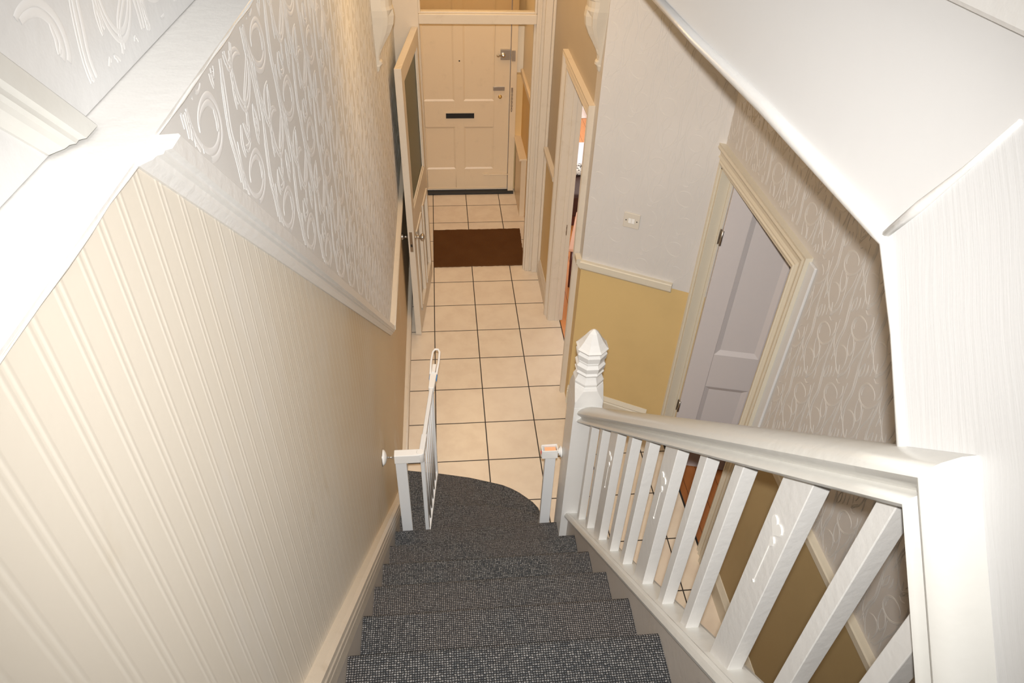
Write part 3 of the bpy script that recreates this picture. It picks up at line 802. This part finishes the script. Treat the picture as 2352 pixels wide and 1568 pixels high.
# ------------------------------------------------------------------ balustrade
bal = empty('balustrade', (.66, -4.32, 0)); tag(bal, 'white painted balustrade with newel post, handrail and fretwork balusters', 'balustrade')
SL = .945
def sl_prof(prof, ya, yb, z_at):
    """sweep a section (x, up) along the stair slope between ya and yb, plumb cut"""
    m_ = MB(); n_ = len(prof); k = 18; vs = []
    for i in range(k+1):
        y = ya + (yb-ya)*i/k
        vs += [(x, y, z_at(y)+h_) for x, h_ in prof]
    fs = []
    for i in range(k):
        for j in range(n_): fs.append((i*n_+j, i*n_+(j+1) % n_, (i+1)*n_+(j+1) % n_, (i+1)*n_+j))
    m_.add(vs, fs); m_.add(vs[:n_], [tuple(range(n_))]); m_.add(vs[-n_:], [tuple(reversed(range(n_)))]); return m_
# capping of the string
capprof = [(.608,-.004),(.612,.004),(.622,.006),(.628,.000),(.634,.000),(.680,.000),(.688,-.004),(.690,-.014),(.690,-.024),(.655,-.026),(.655,-.040),(.618,-.040),(.616,-.030),(.606,-.026),(.604,-.014)]
to_local(sl_prof(capprof, -4.375, -6.24, LINE).build('base_rail', GLOSS_RAIL), bal)
# handrail
UND = lambda y: 1.526 + SL*(-4.504-y)
K = 1.376   # plumb height of a unit square height
hp = [(.622,0),(.688,0),(.698,.005),(.703,.015),(.701,.026),(.692,.035),(.687,.042),(.690,.052),(.701,.062),(.706,.078),(.705,.092),(.697,.108),(.682,.120),(.662,.126),(.640,.124),(.620,.112),(.608,.096),(.604,.080),(.608,.064),(.619,.053),(.623,.043),(.618,.035),(.609,.027),(.606,.015),(.611,.005)]
hp = [(x, h_*.72) for x, h_ in hp]
# mitred turn: the moulding leaves the end of the rail at right angles to the slope
cs = Vector((0, -1, SL)).normalized(); pr_ = Vector((0, -SL, -1)).normalized()       # up the slope ; down and back
nrm_r = Vector((0, SL, 1)).normalized()                                               # square to the rail
hsq = [(x, h_/K) for x, h_ in hp]
Sx = Vector((0, -4.375, UND(-4.375)))
MIT = Vector((0, -5.895, UND(-5.895)))
def rail_solid():
    m_ = MB(); n_ = len(hsq); rings = []
    # start ring: plumb at newel face
    rings.append([Vector((x, -4.375, UND(-4.375)+h_)) for x, h_ in hp])
    k = 20
    for i in range(1, k):
        q = Sx.lerp(MIT, i/k); rings.append([Vector((x, 0, 0)) + Vector((0, q.y, q.z)) + nrm_r*h_ for x, h_ in hsq])
    # mitre ring: 45 degrees between rail and return; return's outer side faces up the slope
    rings.append([Vector((x,0,0)) + MIT + nrm_r*h_ + cs*h_ for x, h_ in hsq])
    E = MIT + pr_*.46
    for i in range(1, 7):
        q = MIT + pr_*(.46*i/6); rings.append([Vector((x,0,0)) + q + cs*h_ for x, h_ in hsq])
    vs = [q for r in rings for q in r]; fs = []
    for i in range(len(rings)-1):
        for j in range(n_): fs.append((i*n_+j, i*n_+(j+1) % n_, (i+1)*n_+(j+1) % n_, (i+1)*n_+j))
    m_.add(vs, fs, True); m_.add(rings[0], [tuple(range(n_))]); m_.add(rings[-1], [tuple(reversed(range(n_)))])
    return m_
hr = rail_solid()
o = to_local(hr.build('handrail', GLOSS_RAIL), bal)
em = o.modifiers.new('edge', 'EDGE_SPLIT'); em.split_angle = math.radians(50)
# inner fillet of the return moulding
fi = MB(); q0 = MIT + pr_*.01; q1 = MIT + pr_*.44
fi.prism([(.632, q0.y, q0.z), (.632, (q0-cs*.022).y, (q0-cs*.022).z), (.668, (q0-cs*.022).y, (q0-cs*.022).z), (.668, q0.y, q0.z)], pr_*.43)
to_local(fi.build('corner_fillet', GLOSS), bal)
# newel post
nw = MB(); NX, NYc, HW = .6475, -4.318, .0575
nw.box(NX-HW, NX+HW, NYc-.067, NYc+.067, 0.0, 1.50)
# stop chamfer from square to octagon
def octo(r, z, cx=NX, cy=NYc): return [(cx + r*math.cos(PI/8+PI/4*k)/math.cos(PI/8), cy + r*math.sin(PI/8+PI/4*k)/math.cos(PI/8), z) for k in range(8)]
def sq8(hx, hy, z, c=.0005): return [(NX+hx, NYc+hy-c*0-hy*.42, z), (NX+hx*.42, NYc+hy, z), (NX-hx*.42, NYc+hy, z), (NX-hx, NYc+hy*.42, z), (NX-hx, NYc-hy*.42, z), (NX-hx*.42, NYc-hy, z), (NX+hx*.42, NYc-hy, z), (NX+hx, NYc-hy*.42, z)]
def ring_stack(m_, rings, smooth=False):
    k_ = len(rings[0]); vs = [q for r in rings for q in r]; fs = []
    for i in range(len(rings)-1):
        for k in range(k_): fs.append((i*k_+k, i*k_+(k+1) % k_, (i+1)*k_+(k+1) % k_, (i+1)*k_+k))
    m_.add(vs, fs, smooth); m_.add(rings[0], [tuple(range(k_))]); m_.add(rings[-1], [tuple(reversed(range(k_)))])
def sqc(hx, hy, c, z): return [(NX+hx,NYc-hy+c,z),(NX+hx,NYc+hy-c,z),(NX+hx-c,NYc+hy,z),(NX-hx+c,NYc+hy,z),(NX-hx,NYc+hy-c,z),(NX-hx,NYc-hy+c,z),(NX-hx+c,NYc-hy,z),(NX+hx-c,NYc-hy,z)]
ring_stack(nw, [sqc(HW,.067,.002,1.50), sqc(HW,.067,.002,1.53), sqc(HW,.064,.030,1.585), sqc(.0565,.058,.033,1.60)])
newel = to_local(nw.build('newel_post', GLOSS, bevel=.003), bal)
fn = MB()
prof = [(1.598,.048),(1.600,.0565),(1.612,.057),(1.628,.050),(1.645,.044),(1.648,.052),(1.655,.054),(1.660,.050),(1.664,.047),(1.668,.053),(1.690,.056),(1.703,.047),(1.706,.050),(1.712,.050),(1.716,.046),(1.720,.054),(1.744,.057),(1.756,.050),(1.758,.047),(1.762,.057),(1.768,.059),(1.775,.052),(1.795,.038),(1.815,.027),(1.832,.017),(1.842,.007),(1.845,.001)]
ring_stack(fn, [octo(r, z) for z, r in prof])
o = fn.build('finial', GLOSS); o.parent = newel
# rounded end of the rail against the newel (already cut plumb); small paint drip ledge on the newel
dr = MB().add([(NX-HW-.001,-4.378,.74),(NX-HW+.012,-4.3868,.735),(NX-HW-.001,-4.36,.735),(NX-HW-.0005,-4.374,.76)], [(0,1,2),(0,1,3),(1,2,3),(0,2,3)])
# balusters
narrow = [-4.501,-4.641,-4.944,-5.080,-5.393,-5.530,-5.860,-5.983]
wide = [-4.807,-5.252,-5.715,-6.165]
HEARTP = []
def heart_pts(s_):
    out = []
    for k in range(24):
        a = 2*PI*k/24
        x = 16*math.sin(a)**3; y = 13*math.cos(a) - 5*math.cos(2*a) - 2*math.cos(3*a) - math.cos(4*a)
        out.append((x/17*s_, y/17*s_*1.15))
    return out
def baluster(yn, wd):
    yf = yn + wd; xa, xb = .640, .672
    m_ = MB()
    top = lambda y: UND(y) + .010
    # plumb board with sloping ends; beyond the return moulding it dies under it
    y0b, y1b = yn, yf
    zt0, zt1 = top(y0b), top(y1b)
    lim = lambda y: MIT.z + (y - MIT.y)*( -pr_.z/ -pr_.y) if False else 9
    if yn < -5.90:
        # line of the return moulding: points MIT + t*pr_
        f_ = lambda y: MIT.z + (y - MIT.y)*(pr_.z/pr_.y) - .0
        zt0, zt1 = min(zt0, f_(y0b)+.03), min(zt1, f_(y1b)+.03)
    m_.px([(y0b, LINE(y0b)-.006), (y1b, LINE(y1b)-.006), (y1b, zt1), (y0b, zt0)], xa, xb)
    b_ = to_local(m_.build('baluster', GLOSS, bevel=.0015), bal)
    if wd > .05:
        yc = (yn+yf)/2; zc = UND(yn) - .165
        h_ = MB(); hs = heart_pts(.0205)
        h_.px([(yc + a, zc + c_) for a, c_ in hs], xa-.0025, xa+.002)
        h_.px([(yc + a*.45 - .004, zc - .032 + c_*.75) for a, c_ in [(0,.014),(.016,.004),(.012,-.010),(0,-.020),(-.012,-.010),(-.016,.004)]], xa-.0025, xa+.002)
        h_.px([(yc-.0012, zc-.03),(yc+.0012, zc-.03),(yc+.0012, zc-.158),(yc-.0012, zc-.158)], xa-.0012, xa+.001)
        h_.lathe((xa, yc, zc-.160), [(-.0022,.0005),(-.002,.0035),(.001,.0035)], 10, 'x')
        o_ = h_.build('fretwork_heart', HEART, bevel=.0006); o_.parent = b_
for y in narrow: baluster(y, .031)
for y in wide: baluster(y, .072)

# ------------------------------------------------------------------ stair gate
gt = empty('stair_gate', (.21, -4.262, .434)); tag(gt, 'white metal pressure-fit stair gate standing open at the foot of the stairs', 'stair gate')
GY = -4.262
def gadd(m_, nm, mat, lb=None, bevel=0.0, parent=None):
    o = m_.build(nm, mat, bevel=bevel)
    if parent: o.parent = parent
    else: to_local(o, gt)
    if lb: o['label'] = lb
    return o
pl_ = gadd(MB().box(-.147, -.098, GY-.012, GY+.012, .452, 1.10), 'post', GATEW, bevel=.003)
pr2 = gadd(MB().box(.514, .562, GY-.012, GY+.012, .452, 1.09), 'post', GATEW, bevel=.003)
gadd(MB().box(-.147, .562, GY-.012, GY+.012, .436, .456), 'threshold_bar', GATEW, bevel=.003)
# left bracket
br_ = MB().box(-.149, -.038, GY-.018, GY+.020, 1.098, 1.148).lathe((-.036, GY, 1.0965), [(0,.0175),(.053,.0175),(.0545,.015)], 20, 'z')
gadd(br_, 'hinge_bracket', GATEP, bevel=.004)
def spindle(xw, xb, s_, z):
    b_ = gadd(MB().tube([(xw+s_*.02, GY, z), (xb, GY, z)], .0048, 10), 'bolt', CHROME)
    gadd(MB().lathe((xb-s_*.008, GY, z), [(-.004,.009),(.004,.009)], 6, 'x', smooth=False), 'nut', CHROME if s_ > 0 else GATEP, parent=None)
    prof_ = [(0,.036),(s_*.006,.037),(s_*.014,.034),(s_*.020,.027),(s_*.026,.018),(s_*.028,1e-6)]
    return b_, prof_
b_, pf = spindle(XL, -.149, 1, 1.124)
gadd(MB().lathe((XL, GY, 1.124), [(0,.034),(.005,.035),(.010,.031),(.015,.022),(.018,.012),(.019,1e-6)], 22, 'x'), 'wall_cup', GATEP, bevel=0)
gadd(MB().lathe((XL, GY, 1.124), [(0,.039),(.0025,.039)], 24, 'x'), 'wall_plate', SATIN)
b_, pf = spindle(.590, .567, -1, 1.108)
gadd(MB().lathe((.5895, GY, 1.108), [(0,.013),(-.004,.026),(-.009,.026),(-.010,.018),(-.016,.018),(-.018,1e-6)], 20, 'x'), 'post_cup', GATEP)
# right latch housing (open topped tray)
lb = MB().box(.512, .567, GY-.018, GY+.018, 1.084, 1.100)
lb.box(.497, .567, GY-.020, GY-.016, 1.090, 1.136).box(.497, .567, GY+.016, GY+.020, 1.090, 1.136).box(.563,.567,GY-.02,GY+.02,1.09,1.136).box(.495,.501,GY-.014,GY+.014,1.09,1.134).box(.497,.567,GY-.02,GY+.02,1.086,1.094)
gadd(lb, 'latch_housing', GATEP, bevel=.002)
gadd(MB().box(.510, .560, GY-.013, GY+.013, 1.1245, 1.1265), 'sticker', ORANGE, 'faded orange sticker in the housing')
gadd(MB().box(.493, .4965, GY-.010, GY+.002, 1.106, 1.118), 'indicator', RED, 'red indicator')
# swinging panel
P0 = Vector((-.030, GY+.006, 0)); P1 = Vector((.030, -3.70, 0)); PD = (P1-P0); PL = PD.length; PD.normalize()
pang = math.atan2(PD.y, PD.x)
def pm(m_):
    M_ = Matrix.Translation(P0) @ Matrix.Rotation(pang, 4, 'Z'); return m_.xf(lambda p_: M_ @ p_)
sw = gadd(pm(MB().box(.016, PL-.10, -.009, .009, 1.125, 1.147).box(0, .10, -.012, .012, 1.116, 1.150)), 'top_rail', GATEW, bevel=.003)
gadd(pm(MB().box(0, PL-.13, -.008, .008, .500, .522)), 'bottom_rail', GATEW, bevel=.003)
gadd(pm(MB().box(.000, .014, -.009, .009, .47, 1.13)), 'hinge_bar', GATEW, bevel=.002)
for i in range(6):
    xx = .055 + i*.060
    gadd(pm(MB().tube([(xx, 0, .515), (xx, 0, 1.13)], .0042, 10)), 'bar', GATEW)
gadd(pm(MB().box(PL-.150, PL-.135, -.008, .008, .505, 1.13)), 'bar', GATEW, bevel=.002)
gadd(pm(MB().tube([(PL-.11, 0, .485), (PL-.125, 0, .47), (PL-.14,0,.475), (PL-.145,0,.50)], .006, 8)), 'catch', GATEP)
# latch handle
lh = MB()
lh.pz([(PL-.16,-.013),(PL-.06,-.016),(PL-.05,-.016),(PL-.05,.016),(PL-.06,.016),(PL-.16,.013)], 1.118, 1.150)
lh.tube([(PL-.06,-.015,1.146),(PL+.02,-.019,1.158),(PL+.085,-.017,1.164),(PL+.105,-.008,1.165),(PL+.105,.008,1.165),(PL+.085,.017,1.164),(PL+.02,.019,1.158),(PL-.06,.015,1.146)], .0058, 8)
lhb = gadd(pm(lh), 'latch_handle', GATEP, bevel=.003)
gadd(pm(MB().box(PL-.085, PL-.045, -.0185, .0185, 1.122, 1.140)), 'release_button', BLUE, 'blue release button')
gadd(pm(MB().box(PL-.06, PL+.0, -.009, .009, 1.150, 1.160)), 'slide_catch', GATEP, bevel=.002)

# ------------------------------------------------------------------ things
# door mat
dm = MB(); hx0, hx1, hy0, hy1 = .0, .800, -1.100, -.490
M_ = 40; outl = []
for i in range(M_): outl.append((hx0 + (hx1-hx0)*i/M_, hy0 + random.uniform(-.003,.003)))
for i in range(24): outl.append((hx1 + random.uniform(-.003,.003) + .016*i/24, hy0 + (hy1-hy0)*i/24))
for i in range(M_): outl.append((hx1+.016 - (hx1+.016-hx0)*i/M_, hy1 + random.uniform(-.003,.003)))
for i in range(24): outl.append((hx0 + random.uniform(-.003,.003), hy1 - (hy1-hy0)*i/24))
dm.pz(outl, .0005, .016)
tag(dm.build('doormat', COIR), 'brown coir doormat on the tiles in the vestibule opening', 'doormat')

# light switch on the angled wall
sw_ = empty('light_switch', tuple(A + D*.262 + Vector((0,0,1.512)))); tag(sw_, 'off-white double light switch on the angled wall', 'light switch')
MS = Matrix(((D.x, N.x, 0, 0), (D.y, N.y, 0, 0), (0, 0, 1, 0), (0, 0, 0, 1))); sw_.rotation_euler = (0, 0, math.atan2(D.y, D.x))
s_ = -1 if (Matrix.Rotation(math.atan2(D.y, D.x), 3, 'Z') @ Vector((0,-1,0))).dot(N) > 0 else 1
MB().box(-.046, .046, 0, s_*.009, -.046, .046).build('switch_plate', ROCK, sw_, bevel=.003)
for x in (-.0095, .0095):
    MB().prism([(x-.008, s_*.009, -.014), (x-.008, s_*.0125, -.014), (x-.008, s_*.0095, .014), (x-.008, s_*.009, .014)], (.016,0,0)).build('rocker', GATEP, sw_)
for x in (-.031, .031):
    MB().lathe((x, s_*.009, 0), [(0,.0036),(s_*.0008,.0036)], 10, 'y').build('screw', DARKM, sw_)

# front room seen through the doorway
struct(MB().box(1.0, 4.0, 2.2, 2.3, 0, 2.9).box(4.0, 4.1, -2.7, 2.3, 0, 2.9).box(1.55, 4.0, -2.75, -2.69, 0, 2.9).box(.914,1.004,.34,2.3,-.05,2.9).build('wall_front_room', ROOMW), 'white wall of the front room')
skirt('baseboard_front_room', (1.0,2.2,0), (4.0,2.2,0), (0,-1,0), ROOMW, 'white skirting of the front room', .16)
tag(MB().box(1.25, 2.4, .55, 1.45, -.003, .008).build('rug', RUGM, bevel=.003), 'pale rug on the front room floorboards', 'rug')
fs_ = empty('footstool', (1.47, -.17, 0)); tag(fs_, 'dark brown leather footstool glimpsed through the front room doorway', 'footstool')
MB().box(-.17, .25, -.27, .25, .09, .33).build('seat', LEATHER, fs_, bevel=.03, seg=3)
for x, y in ((-.14,-.24),(.22,-.24),(-.14,.22),(.22,.22)): MB().box(x-.02, x+.02, y-.02, y+.02, 0, .12).build('leg', TABLEW, fs_)
m, n, l, b = newmat('patterned_black_white_cloth', (.8,.8,.8), .8); t = NT(n, l); p, _ = t.pos()
l.new(t.mix(t.smooth(t.noise(p, 45, 2), .48, .52), (.03,.02,.02), (.85,.83,.80)), b.inputs['Base Color'])
tag(MB().box(1.36, 1.62, -.06, .10, .332, .40).build('cushion', m, bevel=.03, seg=3), 'small black and white patterned cushion lying on the footstool', 'cushion')
ct = empty('coffee_table', (1.42, -1.22, 0)); tag(ct, 'low glossy pinkish-orange wooden table inside the front room doorway', 'table')
TC = [(1.105,-1.48),(1.58,-1.60),(1.75,-1.00),(1.268,-.875)]
TAB = paint('pinkish_orange_varnished_wood', (.80,.46,.33), .12, .02, 20)
MB().pz([(x-1.42, y+1.22) for x, y in TC], .375, .40).build('tabletop', TAB, ct, bevel=.004)
for x, y in TC: 
    x = 1.42+(x-1.42)*.86; y = -1.22+(y+1.22)*.86
    MB().tube([(x-1.42, y+1.22, .0), (x-1.42, y+1.22, .376)], [.014,.02], 10).build('leg', TABLEW, ct)

# room beyond the back door
struct(MB().box(1.6, 3.4, -4.7, -4.6, -.3, 3.0).box(3.4, 3.5, -4.7, -2.8, -.3, 3.0).box(1.6, 3.4, -2.9, -2.8, -.3, 3.0).box(1.5,3.5,-4.7,-2.8,2.95,3.0).build('wall_back_room', ROOMW), 'walls of the room beyond the back door')
struct(MB().box(1.50,1.604,DO0-.02,DO1+.02,-.32,-.0).build('trim_21', WOODS, bevel=.002)) if False else None
struct(MB().box(1.494,1.506,DO0,DO1,-.30,.001).build('trim_21', BLACK), 'dark edge strip where tiles meet the back doorway')
